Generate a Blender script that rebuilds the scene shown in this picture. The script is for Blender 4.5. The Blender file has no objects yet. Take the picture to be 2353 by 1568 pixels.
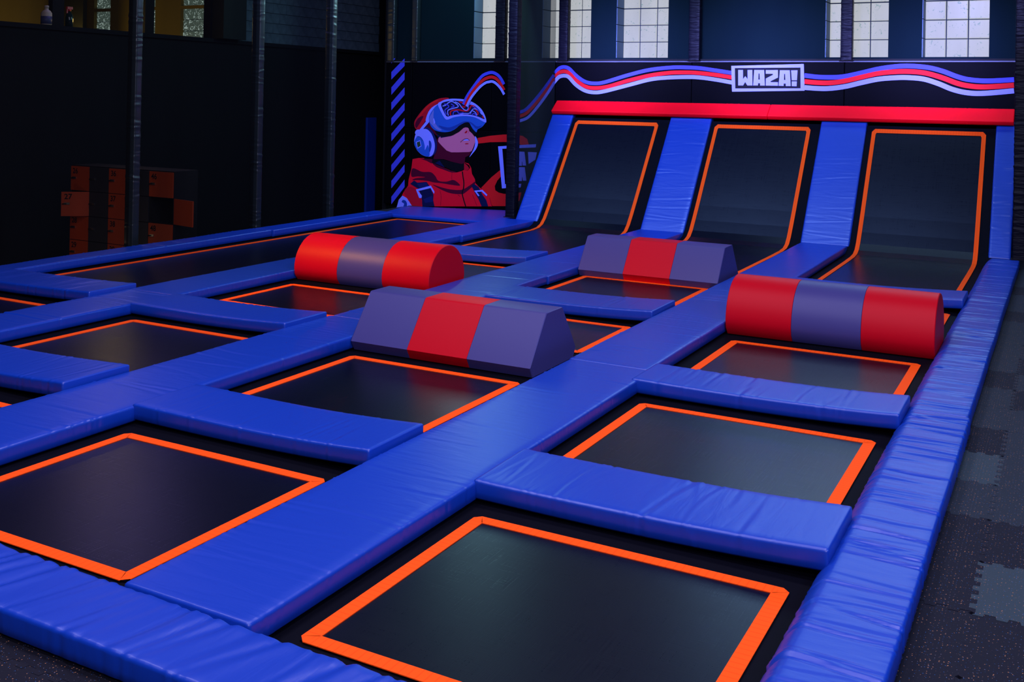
import bpy, math, random
import numpy as np
from mathutils import Vector, Matrix
from mathutils.geometry import tessellate_polygon

S = bpy.context.scene
COL = S.collection

# ------------------------------------------------------------------ camera, world, lights
cam_d = bpy.data.cameras.new('camera')
cam = bpy.data.objects.new('camera', cam_d); COL.objects.link(cam)
cam_d.sensor_width = 36.0
cam_d.lens = 2388.4 / 2353 * 36.0
cam_d.shift_y = -(784 - 211) / 2353
cam_d.clip_start = .05
R_ = (0.88120399, 0.47238193, 0.01829859); U_ = (-0.01305566, -0.01437489, 0.99981144); F_ = (-0.4725559, 0.88127673, 0.00649995)
cam.matrix_world = Matrix(((R_[0], U_[0], -F_[0], 0), (R_[1], U_[1], -F_[1], 0), (R_[2], U_[2], -F_[2], 2.0), (0, 0, 0, 1)))
S.camera = cam
S.view_settings.view_transform = 'Standard'
S.view_settings.look = 'None'
S.view_settings.exposure = 0.0
S.view_settings.gamma = 1.0
S.view_settings.use_curve_mapping = False
S.cycles.max_bounces = 8
S.cycles.use_denoising = True
S.cycles.sample_clamp_indirect = 4.0

wd = bpy.data.worlds.new('world'); S.world = wd; wd.use_nodes = True
bg = wd.node_tree.nodes['Background']
bg.inputs[0].default_value = (.25, .3, .45, 1); bg.inputs[1].default_value = .02

def area(name, loc, target, sx, sy, power, color, spread=180):
    l = bpy.data.lights.new(name, 'AREA'); l.shape = 'RECTANGLE'; l.size = sx; l.size_y = sy
    l.energy = power; l.color = color; l.spread = math.radians(spread)
    o = bpy.data.objects.new(name, l); COL.objects.link(o); o.location = loc
    d = Vector(target) - Vector(loc)
    o.rotation_euler = d.to_track_quat('-Z', 'Y').to_euler()
    return o
VIO = (.72, .68, 1.0)
for y in (.2, 3.6, 7.0):
    for x in (-1.0, -4.4):
        area('ceiling_lamp', (x, y, 6.8), (x, y + .6, 0), 1.8, .8, 135, VIO)
area('ceiling_lamp', (-7.6, 4.5, 6.8), (-7.0, 6.0, 0), 1.8, .8, 110, VIO)
area('front_lamp', (2.6, -2.4, 5.4), (-4.0, 9.0, 0.5), 3.0, .8, 460, VIO)
for x, p in ((-9.6, 100), (-6.4, 115), (-3.6, 75)):
    area('blue_wash', (x + .8, 10.5, 6.6), (x, 15.6, .8), 1.6, .5, p, (.22, .40, 1.0), 100)
for x in (-6.4, -4.0, -1.6):
    area('wall_lamp', (x, 8.8, 5.4), (x - .2, 16.1, 2.75), 1.2, .3, 62, (.25, .25, 1.0), 20)  # unseen lights added to brighten the sign and wall prints
area('daylight', (-1.4, 15.7, 4.9), (-1.4, 6.0, 0), 7.0, 1.6, 150, (.36, .62, 1.0))
area('side_fill', (4.6, 4.0, 5.0), (-3.0, 6.0, 0.0), 1.5, .8, 260, (.34, .48, 1.0))  # unseen fill added to brighten the pad sides facing right
area('daylight', (-8.9, 15.7, 4.6), (-13.5, 11.0, 2.2), .9, 1.6, 75, (.38, .80, .95))
area('violet_sheen_fill', (-13.4, 11.9, 5.2), (-6.0, 6.5, 0.0), 1.0, .5, 34, (.42, .32, 1.0))  # unseen light added for purple sheen on mats and left pads
for loc, p in (((-18.6, 14.6, 3.1), 28), ((-15.6, 14.8, 3.1), 16), ((-21.6, 15.2, 3.3), 55), ((-14.07, 12.2, 3.12), 24)):  # last one, at the ledge, is unseen, added for yellow mat sheen
    l = bpy.data.lights.new('warm_light', 'POINT'); l.energy = p; l.color = (1, .68, .16); l.shadow_soft_size = .15
    o = bpy.data.objects.new('warm_light', l); COL.objects.link(o); o.location = loc
area('amber_fill', (-9.9, 6.0, 4.2), (-6.6, 8.9, .3), .4, .4, 24, (1.0, .40, .05), 50)  # unseen light added to warm the left half-round foam
area('locker_lamp', (-12.9, 8.3, -.5), (-12.4, 10.6, -.3), .3, .3, 1.3, (1, .75, .5), 140)

# ------------------------------------------------------------------ materials
MATS = {}
def nt(m): return m.node_tree.nodes, m.node_tree.links
def pbr(name, col, rough=.5, spec=.5, metal=0.0, emit=None, estr=0.0):
    if name in MATS: return MATS[name]
    m = bpy.data.materials.new(name); m.use_nodes = True
    b = m.node_tree.nodes['Principled BSDF']
    b.inputs['Base Color'].default_value = (*col, 1); b.inputs['Roughness'].default_value = rough
    b.inputs['Specular IOR Level'].default_value = spec; b.inputs['Metallic'].default_value = metal
    if emit:
        b.inputs['Emission Color'].default_value = (*emit, 1); b.inputs['Emission Strength'].default_value = estr
    MATS[name] = m
    return m
def bump(m, scale=(1, 1, 1), nscale=20.0, strength=.2, dist=.01, detail=3, coord='Object', distortion=0.0):
    N, L = nt(m); b = N['Principled BSDF']
    tc = N.new('ShaderNodeTexCoord'); mp = N.new('ShaderNodeMapping'); mp.inputs['Scale'].default_value = scale
    nz = N.new('ShaderNodeTexNoise'); nz.inputs['Scale'].default_value = nscale; nz.inputs['Detail'].default_value = detail
    nz.inputs['Distortion'].default_value = distortion
    bp = N.new('ShaderNodeBump'); bp.inputs['Strength'].default_value = strength; bp.inputs['Distance'].default_value = dist
    L.new(tc.outputs[coord], mp.inputs['Vector']); L.new(mp.outputs[0], nz.inputs['Vector'])
    L.new(nz.outputs['Fac'], bp.inputs['Height'])
    prev = b.inputs['Normal'].links[0].from_socket if b.inputs['Normal'].links else None
    if prev: L.new(prev, bp.inputs['Normal'])
    L.new(bp.outputs[0], b.inputs['Normal'])
    return nz
def vary(m, col_a, col_b, nscale=3.0, scale=(1, 1, 1), lo=.35, hi=.65, coord='Object', detail=4):
    N, L = nt(m); b = N['Principled BSDF']
    tc = N.new('ShaderNodeTexCoord'); mp = N.new('ShaderNodeMapping'); mp.inputs['Scale'].default_value = scale
    nz = N.new('ShaderNodeTexNoise'); nz.inputs['Scale'].default_value = nscale; nz.inputs['Detail'].default_value = detail
    cr = N.new('ShaderNodeValToRGB'); cr.color_ramp.elements[0].position = lo; cr.color_ramp.elements[1].position = hi
    cr.color_ramp.elements[0].color = (*col_a, 1); cr.color_ramp.elements[1].color = (*col_b, 1)
    L.new(tc.outputs[coord], mp.inputs[0]); L.new(mp.outputs[0], nz.inputs[0]); L.new(nz.outputs['Fac'], cr.inputs[0])
    L.new(cr.outputs[0], b.inputs['Base Color'])

BLUE = pbr('blue_vinyl', (.002, .036, .34), .36, .55)
bump(BLUE, (1, 1, 1), 420, .05, .002, 1)
bump(BLUE, (7, 1.3, 2), 2.2, .25, .010, 3, distortion=.6)
REDV = pbr('red_vinyl', (.97, .001, .010), .55, .10)
bump(REDV, (3, 1.0, 1), 3, .25, .012, 3, distortion=.5)
MESH = pbr('jump_mesh', (.0012, .0018, .007), .30, .28)
def mesh_weave(m):
    N, L = nt(m); b = N['Principled BSDF']
    tc = N.new('ShaderNodeTexCoord')
    outs = []
    for sc in ((900, 14, 1), (14, 700, 1)):
        mp = N.new('ShaderNodeMapping'); mp.inputs['Scale'].default_value = sc
        nz = N.new('ShaderNodeTexNoise'); nz.inputs['Scale'].default_value = .35; nz.inputs['Detail'].default_value = 2
        L.new(tc.outputs['Object'], mp.inputs[0]); L.new(mp.outputs[0], nz.inputs[0]); outs.append(nz.outputs['Fac'])
    ad = N.new('ShaderNodeMath'); ad.operation = 'ADD'; L.new(outs[0], ad.inputs[0]); L.new(outs[1], ad.inputs[1])
    bp = N.new('ShaderNodeBump'); bp.inputs['Strength'].default_value = .12; bp.inputs['Distance'].default_value = .002
    L.new(ad.outputs[0], bp.inputs['Height']); L.new(bp.outputs[0], b.inputs['Normal'])
    mr = N.new('ShaderNodeMapRange'); mr.inputs[1].default_value = .7; mr.inputs[2].default_value = 1.3
    mr.inputs[3].default_value = .27; mr.inputs[4].default_value = .34
    L.new(ad.outputs[0], mr.inputs[0]); L.new(mr.outputs[0], b.inputs['Roughness'])
mesh_weave(MESH)
SKIRT = pbr('spring_cover', (.0012, .0012, .004), .7, .06)
TAPE = pbr('orange_webbing', (1.0, .085, .006), .7, .05)
bump(TAPE, (60, 8, 1), 1.5, .25, .004, 2)
def stitch(m):
    N, L = nt(m); b = N['Principled BSDF']; tc = N.new('ShaderNodeTexCoord')
    wv = N.new('ShaderNodeTexWave'); wv.inputs['Scale'].default_value = 9.0; wv.inputs['Distortion'].default_value = .4
    cr = N.new('ShaderNodeValToRGB'); cr.color_ramp.elements[0].position = .02; cr.color_ramp.elements[1].position = .10
    cr.color_ramp.elements[0].color = (.90, .068, .005, 1); cr.color_ramp.elements[1].color = (1.0, .085, .006, 1)
    L.new(tc.outputs['Object'], wv.inputs[0]); L.new(wv.outputs['Fac'], cr.inputs[0]); L.new(cr.outputs[0], b.inputs['Base Color'])
stitch(TAPE)
GREY = pbr('grey_foam_vinyl', (.048, .042, .17), .44, .25)
bump(GREY, (1, 1, 1), 300, .06, .002, 1)
FRED = pbr('red_foam_vinyl', (.50, .0006, .010), .48, .12)
bump(FRED, (1, 1, 1), 300, .06, .002, 1)
EDGELIT = pbr('painted_edge_light', (.10, .11, .16), .5, .3)  # pale colour standing in for window light on the padding edge
BLACKV = pbr('black_vinyl', (.004, .004, .009), .45, .12)
bump(BLACKV, (1, 1, 5), 5.0, .8, .02, 3, distortion=.4)
SLEEVE = pbr('post_sleeve', (.010, .014, .016), .32, .5)
PADB = pbr('black_wall_pad', (.001, .001, .002), .6, .04)
bump(PADB, (1, 1, 1), 2.0, .2, .02, 3)
WALLN = pbr('navy_paint', (.002, .010, .012), .8, .06)
BLACKW = pbr('black_paint', (.004, .004, .006), .8, .2)
BLOCKM = pbr('painted_block', (.06, .10, .13), .7, .3)
vary(BLOCKM, (.055, .085, .11), (.09, .13, .16), 6)
bump(BLOCKM, (1, 1, 1), 40, .4, .01, 4)
MORTAR = pbr('mortar', (.012, .02, .032), .9, .2)
OLIVE = pbr('olive_paint', (.16, .12, .02), .7, .3)
OLIVED = pbr('dark_panel', (.006, .007, .007), .6, .3)
JAMB = pbr('grey_jamb', (.10, .16, .22), .7, .3)
FLOORM = pbr('dark_subfloor', (.01, .01, .014), .8, .3)
HALLF = pbr('brown_concrete', (.035, .022, .017), .8, .3)
CREAM = pbr('cream_vinyl_floor', (.12, .10, .07), .7, .3)
def rubber(name, base):
    m = pbr(name, base, .8, .2)
    N, L = nt(m); b = N['Principled BSDF']
    tc = N.new('ShaderNodeTexCoord'); prev = None
    base_rgb = N.new('ShaderNodeRGB'); base_rgb.outputs[0].default_value = (*base, 1); prev = base_rgb.outputs[0]
    for k, (c, thr, sc) in enumerate((((.30, .13, .06), .25, 66), ((.02, .10, .28), .285, 78), ((.15, .13, .16), .31, 58))):
        mp = N.new('ShaderNodeMapping'); mp.inputs['Location'].default_value = (k * 3.1, k * 1.7, 0)
        vo = N.new('ShaderNodeTexVoronoi'); vo.inputs['Scale'].default_value = sc; vo.inputs['Randomness'].default_value = 1
        vo.voronoi_dimensions = '2D'
        L.new(tc.outputs['Object'], mp.inputs[0]); L.new(mp.outputs[0], vo.inputs['Vector'])
        sep = N.new('ShaderNodeSeparateColor'); L.new(vo.outputs['Color'], sep.inputs[0])
        g1 = N.new('ShaderNodeMath'); g1.operation = 'MULTIPLY'; g1.inputs[1].default_value = .42; L.new(sep.outputs[0], g1.inputs[0])
        lt = N.new('ShaderNodeMath'); lt.operation = 'SUBTRACT'; L.new(g1.outputs[0], lt.inputs[0]); lt.inputs[1].default_value = thr
        cm = N.new('ShaderNodeMath'); cm.operation = 'LESS_THAN'; L.new(vo.outputs['Distance'], cm.inputs[0]); L.new(lt.outputs[0], cm.inputs[1])
        mx = N.new('ShaderNodeMix'); mx.data_type = 'RGBA'
        L.new(cm.outputs[0], mx.inputs[0]); L.new(prev, mx.inputs[6]); mx.inputs[7].default_value = (*c, 1)
        prev = mx.outputs[2]
    L.new(prev, b.inputs['Base Color'])
    bump(m, (1, 1, 1), 90, .3, .004, 3)
    return m
RUBD = rubber('dark_rubber', (.005, .005, .011))
RUBM = rubber('mid_rubber', (.014, .019, .027))
RUBL = rubber('light_rubber', (.026, .040, .048))
ORANGE = pbr('orange_locker', (.42, .042, .004), .5, .4)
LGREY = pbr('grey_locker', (.022, .022, .024), .5, .4)
LBODY = pbr('locker_carcass', (.010, .009, .009), .6, .3)
CHROME = pbr('steel_hasp', (.55, .5, .42), .3, .5, 1.0)
INK = pbr('black_ink', (.006, .005, .005), .7, .2)
JUG = pbr('jug_plastic', (.55, .45, .33), .5, .4)
JUGB = pbr('jug_label', (.05, .06, .14), .5, .4)
DGLASS = pbr('dark_bottle', (.004, .02, .018), .15, .6)
REDCAP = pbr('red_cap', (.5, .02, .02), .4, .4)
BLIND = pbr('blind_slat', (.45, .45, .36), .6, .3)

def net_mat(name, col, opacity, trans):
    m = bpy.data.materials.new(name); m.use_nodes = True; N, L = nt(m); N.clear()
    out = N.new('ShaderNodeOutputMaterial'); tr = N.new('ShaderNodeBsdfTransparent')
    df = N.new('ShaderNodeBsdfDiffuse'); df.inputs[0].default_value = (*col, 1)
    tl = N.new('ShaderNodeBsdfTranslucent'); tl.inputs[0].default_value = (*trans, 1)
    ad = N.new('ShaderNodeAddShader'); mx = N.new('ShaderNodeMixShader')
    tc = N.new('ShaderNodeTexCoord'); nz = N.new('ShaderNodeTexNoise'); nz.inputs['Scale'].default_value = 2.5; nz.inputs['Detail'].default_value = 3
    mp = N.new('ShaderNodeMapping'); mp.inputs['Scale'].default_value = (1, 1, .25)
    mr = N.new('ShaderNodeMapRange'); mr.inputs[1].default_value = .3; mr.inputs[2].default_value = .7
    mr.inputs[3].default_value = opacity - .06; mr.inputs[4].default_value = opacity + .06
    L.new(tc.outputs['Object'], mp.inputs[0]); L.new(mp.outputs[0], nz.inputs[0]); L.new(nz.outputs['Fac'], mr.inputs[0])
    L.new(df.outputs[0], ad.inputs[0]); L.new(tl.outputs[0], ad.inputs[1])
    L.new(mr.outputs[0], mx.inputs[0]); L.new(tr.outputs[0], mx.inputs[1]); L.new(ad.outputs[0], mx.inputs[2])
    L.new(mx.outputs[0], out.inputs[0])
    return m
NET_L = net_mat('black_net', (.004, .004, .005), .45, (.004, .004, .005))
NET_B = net_mat('thin_black_net', (.004, .008, .014), .14, (.004, .006, .008))
NET_M = net_mat('folded_black_net', (.006, .008, .010), .60, (.09, .12, .115))

def glass_block_mat(name, col, strength, dark, amount):
    m = bpy.data.materials.new(name); m.use_nodes = True; N, L = nt(m); b = N['Principled BSDF']
    b.inputs['Roughness'].default_value = .2; b.inputs['Base Color'].default_value = (.04, .045, .045, 1)
    tc = N.new('ShaderNodeTexCoord'); nz = N.new('ShaderNodeTexNoise'); nz.inputs['Scale'].default_value = 17; nz.inputs['Detail'].default_value = 3
    nz.inputs['Distortion'].default_value = 1.5
    oi = N.new('ShaderNodeObjectInfo'); va = N.new('ShaderNodeVectorMath'); va.operation = 'ADD'
    ml = N.new('ShaderNodeMath'); ml.operation = 'MULTIPLY'; ml.inputs[1].default_value = 40
    L.new(oi.outputs['Random'], ml.inputs[0]); L.new(tc.outputs['Object'], va.inputs[0]); L.new(ml.outputs[0], va.inputs[1])
    L.new(va.outputs[0], nz.inputs['Vector'])
    cr = N.new('ShaderNodeValToRGB')
    cr.color_ramp.elements[0].position = amount - .035; cr.color_ramp.elements[1].position = amount
    cr.color_ramp.elements[0].color = (*dark, 1); cr.color_ramp.elements[1].color = (*col, 1)
    L.new(nz.outputs['Fac'], cr.inputs[0]); L.new(cr.outputs[0], b.inputs['Emission Color'])
    b.inputs['Emission Strength'].default_value = strength
    return m
GLASSB = glass_block_mat('glass_block', (.52, .54, .56), 1.0, (.28, .40, .37), .36)
GLASSG = glass_block_mat('gallery_glass_block', (.42, .55, .50), 1.0, (.055, .085, .07), .60)
GLASSD = glass_block_mat('dim_glass_block', (.40, .46, .44), 1.0, (.10, .17, .15), .48)

PRINT = {'blue': (.055, .055, .62), 'red2': (.68, .008, .012), 'lav': (.24, .245, .97), 'lav2': (.14, .15, .55), 'crim': (.46, .004, .02), 'dcrim': (.075, .001, .018),
         'pink': (.60, .13, .27), 'navy': (.004, .006, .05), 'dnavy': (.006, .010, .10), 'black': (.003, .003, .006), 'visor': (.016, .085, .50), 'visor2': (.010, .040, .30),
         'green': (.02, .05, .03), 'jred': (.78, .003, .02)}
for k, c in PRINT.items(): pbr('print_' + k, c, .6, .10)

# ------------------------------------------------------------------ helpers
def mesh_obj(name, verts, faces, mat, parent=None, smooth=False, loc=None):
    me = bpy.data.meshes.new(name); me.from_pydata([tuple(v) for v in verts], [], [tuple(f) for f in faces]); me.update()
    if mat: me.materials.append(mat)
    if smooth: me.shade_smooth()
    o = bpy.data.objects.new(name, me); COL.objects.link(o)
    if parent: o.parent = parent
    if loc is not None: o.location = loc
    return o
def box_vf(x0, x1, y0, y1, z0, z1):
    v = [(x0, y0, z0), (x1, y0, z0), (x1, y1, z0), (x0, y1, z0), (x0, y0, z1), (x1, y0, z1), (x1, y1, z1), (x0, y1, z1)]
    f = [(0, 3, 2, 1), (4, 5, 6, 7), (0, 1, 5, 4), (1, 2, 6, 5), (2, 3, 7, 6), (3, 0, 4, 7)]
    return v, f
def box(name, x0, x1, y0, y1, z0, z1, mat, parent=None, bevel=0.0):
    """box whose origin is its base centre; x.. are in the parent's space"""
    c = ((x0 + x1) / 2, (y0 + y1) / 2, z0)
    v, f = box_vf(x0 - c[0], x1 - c[0], y0 - c[1], y1 - c[1], 0, z1 - z0)
    o = mesh_obj(name, v, f, mat, parent, loc=c)
    if bevel:
        b = o.modifiers.new('bevel', 'BEVEL'); b.width = bevel; b.segments = 2
    return o
def boxes(name, lst, mat, parent=None):
    V, Fc = [], []
    for b in lst:
        v, f = box_vf(*b); n = len(V); V += v; Fc += [tuple(i + n for i in q) for q in f]
    return mesh_obj(name, V, Fc, mat, parent)
def tag(o, label=None, cat=None, group=None, kind=None):
    if label: o['label'] = label
    if cat: o['category'] = cat
    if group: o['group'] = group
    if kind: o['kind'] = kind
    return o
def struct(o): o['kind'] = 'structure'; return o
def thing(name, label, cat, loc=(0, 0, 0), group=None):
    o = bpy.data.objects.new(name, None); COL.objects.link(o); o.location = loc; o.empty_display_size = .2
    return tag(o, label, cat, group)

# ------------------------------------------------------------------ setting: floor, walls, ceiling
floor = struct(box('floor', -10.75, 6.0, -6.0, 16.45, -.12, -.02, FLOORM))
struct(box('floor', -26.0, -10.76, -6.0, 22.0, -1.12, -1.0, HALLF))
struct(box('trim_1', -10.76, -10.66, -6.0, 16.1, -1.0, -.13, BLACKW))          # riser of the raised court
struct(box('ceiling', -26.0, 6.2, -6.2, 22.0, 7.2, 7.4, BLACKW))
struct(box('wall_right', 6.0, 6.2, -6.2, 16.9, -.12, 7.2, BLACKW))
struct(box('wall_front', -26.0, 6.2, -6.4, -6.2, -1.0, 7.2, BLACKW))

# back wall with five window openings, panes set back 0.3 m
WIN = [(-9.55, -8.64), (-8.16, -7.23), (-6.76, -5.84), (-3.31, -2.39), (-1.92, -1.02), (.35, 1.27), (1.8, 2.72)]
YF, YB, ZS, ZT = 16.3, 16.62, 2.72, 5.57
parts = [(-11.4, 6.0, YF, 16.9, -.12, ZS), (-11.4, 6.0, YF, 16.9, ZT, 7.2)]
xs = [-11.4] + [v for w in WIN for v in w] + [6.0]
for a, b in zip(xs[0::2], xs[1::2]): parts.append((a, b, YF, 16.9, ZS, ZT))
struct(boxes('wall_back', parts, WALLN))
struct(box('wall_far', -14.2, -11.4, 19.9, 20.1, -1.0, 7.2, BLACKW))
struct(box('wall_return', -11.5, -11.4, 16.3, 19.9, -1.0, 7.2, BLACKW))
ZJ = [2.715, 3.0, 3.285, 3.575, 3.86, 4.145, 4.43, 4.715, 5.0, 5.285, 5.57]
def block_mesh(w, h, d, mat):
    bv = .010
    v = [(-w / 2, 0, 0), (w / 2, 0, 0), (w / 2, 0, h), (-w / 2, 0, h), (-w / 2 + bv, -d, bv), (w / 2 - bv, -d, bv), (w / 2 - bv, -d, h - bv), (-w / 2 + bv, -d, h - bv)]
    f = [(4, 5, 6, 7), (0, 1, 5, 4), (1, 2, 6, 5), (2, 3, 7, 6), (3, 0, 4, 7), (3, 2, 1, 0)]
    me = bpy.data.meshes.new('glass_block'); me.from_pydata(v, [], f); me.materials.append(mat); return me
def window_fix(n, x0, x1, yb, zj, mat, ncol=3, jamb=True):
    """window frame object origin = base centre of its mortar bed"""
    w = (x1 - x0) / ncol; yc = yb + .025
    fr = struct(box('window_%d' % n, x0 + .0005, x1 - .0005, yb, yb + .05, zj[0], zj[-1], MORTAR))
    me = block_mesh(w - .014, zj[2] - zj[1] - .012, .03, mat)
    for i in range(ncol):
        for a in zj[:-1]:
            o = bpy.data.objects.new('glass_block', me); COL.objects.link(o); o.parent = fr
            o.location = (x0 + w * (i + .5) - (x0 + x1) / 2, -.025, a - zj[0] + .006)
    if jamb:
        hw = (x1 - x0) / 2
        for k, a in enumerate(zj[:-1]):
            box('jamb_block', -hw + .0005, -hw + .014, -.345, -.06, a - zj[0] + .004, a - zj[0] + .278, JAMB, fr)
    return fr
for i, (a, b) in enumerate(WIN):
    window_fix(i + 1, a, b, YB, ZJ, GLASSB)

# left wall with the gallery opening and painted blocks
XL = -14.0
lw = struct(boxes('wall_left', [(XL - .2, XL, -6, 19.9, -1.0, 3.01), (XL - .2, XL, -6, 8.0, 3.01, 7.2), (XL - .2, XL, 8.0, 14.3, 5.2, 7.2),
                               (XL - .2, XL - .03, 14.3, 19.9, 3.01, 7.2), (XL - .03, XL + .06, -6, 19.6, 2.94, 3.01)], BLACKW))
box('pier', XL - .2, XL + .25, 14.35, 14.95, 3.012, 7.0, OLIVED, lw)
for r in range(6):
    off = .2 if r % 2 else 0
    for c in range(12):
        y0 = 14.98 + c * .4 - off; y1 = y0 + .4
        y0 = max(y0, 14.97); y1 = min(y1, 19.6)
        if y1 - y0 < .05: continue
        o = box('concrete_block', XL - .029, XL + random.uniform(0, .004), y0 + .004, y1 - .004, 3.014 + r * .2, 3.014 + r * .2 + .192, BLOCKM, lw)
tag(box('wall_pad', XL + .005, XL + .06, 19.13, 19.48, -.95, 1.51, BLUE, None, .01), 'narrow blue pad standing upright on the far end of the dark left wall', 'wall pad')

# gallery behind the opening
struct(box('floor', -24.0, XL - .2, 4.0, 16.0, 2.4, 2.6, OLIVED))
GW = [(-19.19, -18.67), (-17.97, -17.29), (-16.55, -15.88)]
GZ = [2.82, 3.06, 3.30, 3.54, 3.765]; GZ2 = [3.83, 4.07, 4.31, 4.55, 4.79]
gp = [(-24.0, XL - .2, 16.0, 16.3, 2.6, GZ[0]), (-24.0, XL - .2, 16.0, 16.3, GZ2[-1], 5.2)]
gx = [-24.0] + [v for w in GW for v in w] + [XL - .2]
for a, b in zip(gx[0::2], gx[1::2]): gp.append((a, b, 16.0, 16.3, GZ[0], GZ2[-1]))
for a, b in GW: gp.append((a, b, 16.0, 16.2, GZ[-1], GZ2[0]))
struct(boxes('wall_gallery', gp, OLIVE))
struct(box('ceiling', -24.0, XL - .2, 4.0, 16.3, 5.2, 5.4, OLIVE))
k = 8
for a, b in GW:
    window_fix(k, a, b, 16.1, GZ, GLASSG, 2, False); k += 1
    window_fix(k, a, b, 16.1, GZ2, GLASSG, 2, False); k += 1
struct(box('wall_partition', -20.3, -20.2, 13.6, 15.99, 2.6, 5.19, OLIVE))
tag(box('display_panel', -19.41, -18.45, 15.1, 15.2, 2.6, 5.0, OLIVED), 'tall black panel standing in the lit gallery behind the bottles', 'panel')

# black roller pier with a second pier in the opening
lp = thing('wall_lamp', 'small glowing orange lamp in the gallery at the top left corner', 'lamp', (-20.9, 15.0, 3.70))
def lathe(name, prof, mat, parent, loc=(0, 0, 0), n=20, smooth=True):
    V, Fc = [], []
    for r, z in prof:
        for i in range(n):
            a = 2 * math.pi * i / n; V.append((r * math.cos(a), r * math.sin(a), z))
    for j in range(len(prof) - 1):
        for i in range(n):
            Fc.append((j * n + i, j * n + (i + 1) % n, (j + 1) * n + (i + 1) % n, (j + 1) * n + i))
    Fc.append(tuple(range(n - 1, -1, -1))); Fc.append(tuple((len(prof) - 1) * n + i for i in range(n)))
    return mesh_obj(name, V, Fc, mat, parent, smooth, loc)
LAMP = pbr('lamp_glow', (.9, .6, .2), .5, .3, 0, (1, .5, .08), 6.0)
lathe('bulb', [(.01, -.05), (.04, -.03), (.05, 0), (.04, .04), (.015, .06)], LAMP, lp)
lathe('socket', [(.02, .06), (.022, .12)], CHROME, lp)
lathe('cord', [(.004, .12), (.004, 1.49)], INK, lp, n=8)

jg = thing('plastic_jug', 'off-white plastic jug with dark label on the gallery ledge', 'jug', (XL - .1, 10.86, 3.012))
lathe('body', [(.06, 0), (.082, .012), (.082, .10), (.081, .19), (.06, .225), (.03, .245), (.03, .27)], JUG, jg)
lathe('label_band', [(.0835, .02), (.0835, .14)], JUGB, jg)
lathe('cap', [(.034, .27), (.034, .305), (.02, .31)], JUG, jg)
bt = thing('spray_bottle', 'dark spray bottle with red trigger head on the gallery ledge', 'bottle', (XL - .1, 11.28, 3.012))
lathe('body', [(.04, 0), (.06, .01), (.062, .14), (.05, .2), (.022, .24), (.02, .26)], DGLASS, bt)
lathe('collar', [(.026, .255), (.026, .285)], REDCAP, bt)
boxes('trigger_head', [(-.02, .02, -.05, .05, .285, .325), (-.01, .01, -.055, -.035, .22, .29)], REDCAP, bt)
struct(box('trim_2', XL - .15, XL - .05, 10.93, 11.14, 3.012, 5.2, BLACKW))
struct(box('trim_3', XL - .15, XL - .05, 12.78, 12.98, 3.012, 5.2, BLACKW))

# ------------------------------------------------------------------ lockers
def text_mesh(txt, size):
    cu = bpy.data.curves.new('number', 'FONT'); cu.body = txt; cu.size = size; cu.offset = size * .02
    o = bpy.data.objects.new('tmp', cu); COL.objects.link(o)
    bpy.context.view_layer.update()
    dg = bpy.context.evaluated_depsgraph_get()
    me = bpy.data.meshes.new_from_object(o.evaluated_get(dg)); me.name = 'number'
    bpy.data.objects.remove(o); me.materials.clear(); me.materials.append(INK)
    return me
LXS = [-13.12, -12.72, -12.31, -11.91, -11.49, -11.02]
LY, RH, LZ = 10.6, .366, -1.0
def door(parent, x0, x1, z0, mat, num=None, ang=0.0):
    """door hinged on its right edge (x1); local x runs 0..-w"""
    w = x1 - x0
    v, f = box_vf(-w + .006, -.006, -.02, 0, .005, RH - .005)
    d = mesh_obj('door', v, f, mat, parent, loc=(x1, 0, z0)); d.rotation_euler.z = ang
    boxes('handle', [(-w + .045, -w + .125, -.034, -.02, .175, .205)], CHROME, d)
    boxes('latch', [(-w + .02, -w + .08, -.042, -.034, .18, .193)], INK, d)
    if num:
        o = bpy.data.objects.new('number', text_mesh(num, .11)); COL.objects.link(o); o.parent = d
        o.location = (-w + .045, -.0215, .255); o.rotation_euler = (math.pi / 2, 0, 0)
    return d
nums = [['26', '27', '28', '29', '30'], None, ['36', '37', '38', '39', '40'], None, ['46', '47', '48', '49', '50']]
llab = ['orange locker column numbered from 26 at the left end of the bank', 'dark grey locker column between the orange columns 26 and 36', 'orange locker column numbered from 36 behind the left padded post',
        'dark grey locker column hidden mostly by the left padded post', 'orange locker column numbered from 46 with one door wide open']
for c in range(5):
    x0, x1 = LXS[c], LXS[c + 1]
    t = thing('locker', llab[c], 'locker', (0, LY, LZ), 'lockers in the dark hall')
    H5 = 5 * RH + .06
    fr = [(x0, x0 + .012, .001, .45, 0, H5), (x1 - .012, x1, .001, .45, 0, H5), (x0 + .012, x1 - .012, .44, .45, 0, H5), (x0 + .012, x1 - .012, .001, .44, 0, .05), (x0 + .012, x1 - .012, .001, .44, H5 - .012, H5)]
    for r in range(1, 5): fr.append((x0 + .012, x1 - .012, .02, .44, .05 + r * RH - .006, .05 + r * RH + .006))
    boxes('carcass', fr, LBODY, t)
    for r in range(5):
        a = 0.0
        if c == 0 and r == 1: a = math.radians(38)
        if c == 4 and r == 1: a = math.radians(168)
        door(t, x0, x1, .05 + (4 - r) * RH, ORANGE if c % 2 == 0 else LGREY, nums[c][r] if nums[c] else None, a)
bn = thing('bench_box', 'brown box bench in the dark hall at the left edge', 'bench', (-15.0, 10.9, -1.0))
REDBR = pbr('red_brown_board', (.05, .012, .008), .6, .3)
bn.location = (-13.78, 9.75, -1.0)
boxes('side_board', [(-.16, .0, -.9, .0, 0, 1.12)], REDBR, bn)
boxes('top_board', [(-.18, .02, -.92, .02, 1.12, 1.15)], REDBR, bn)

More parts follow.
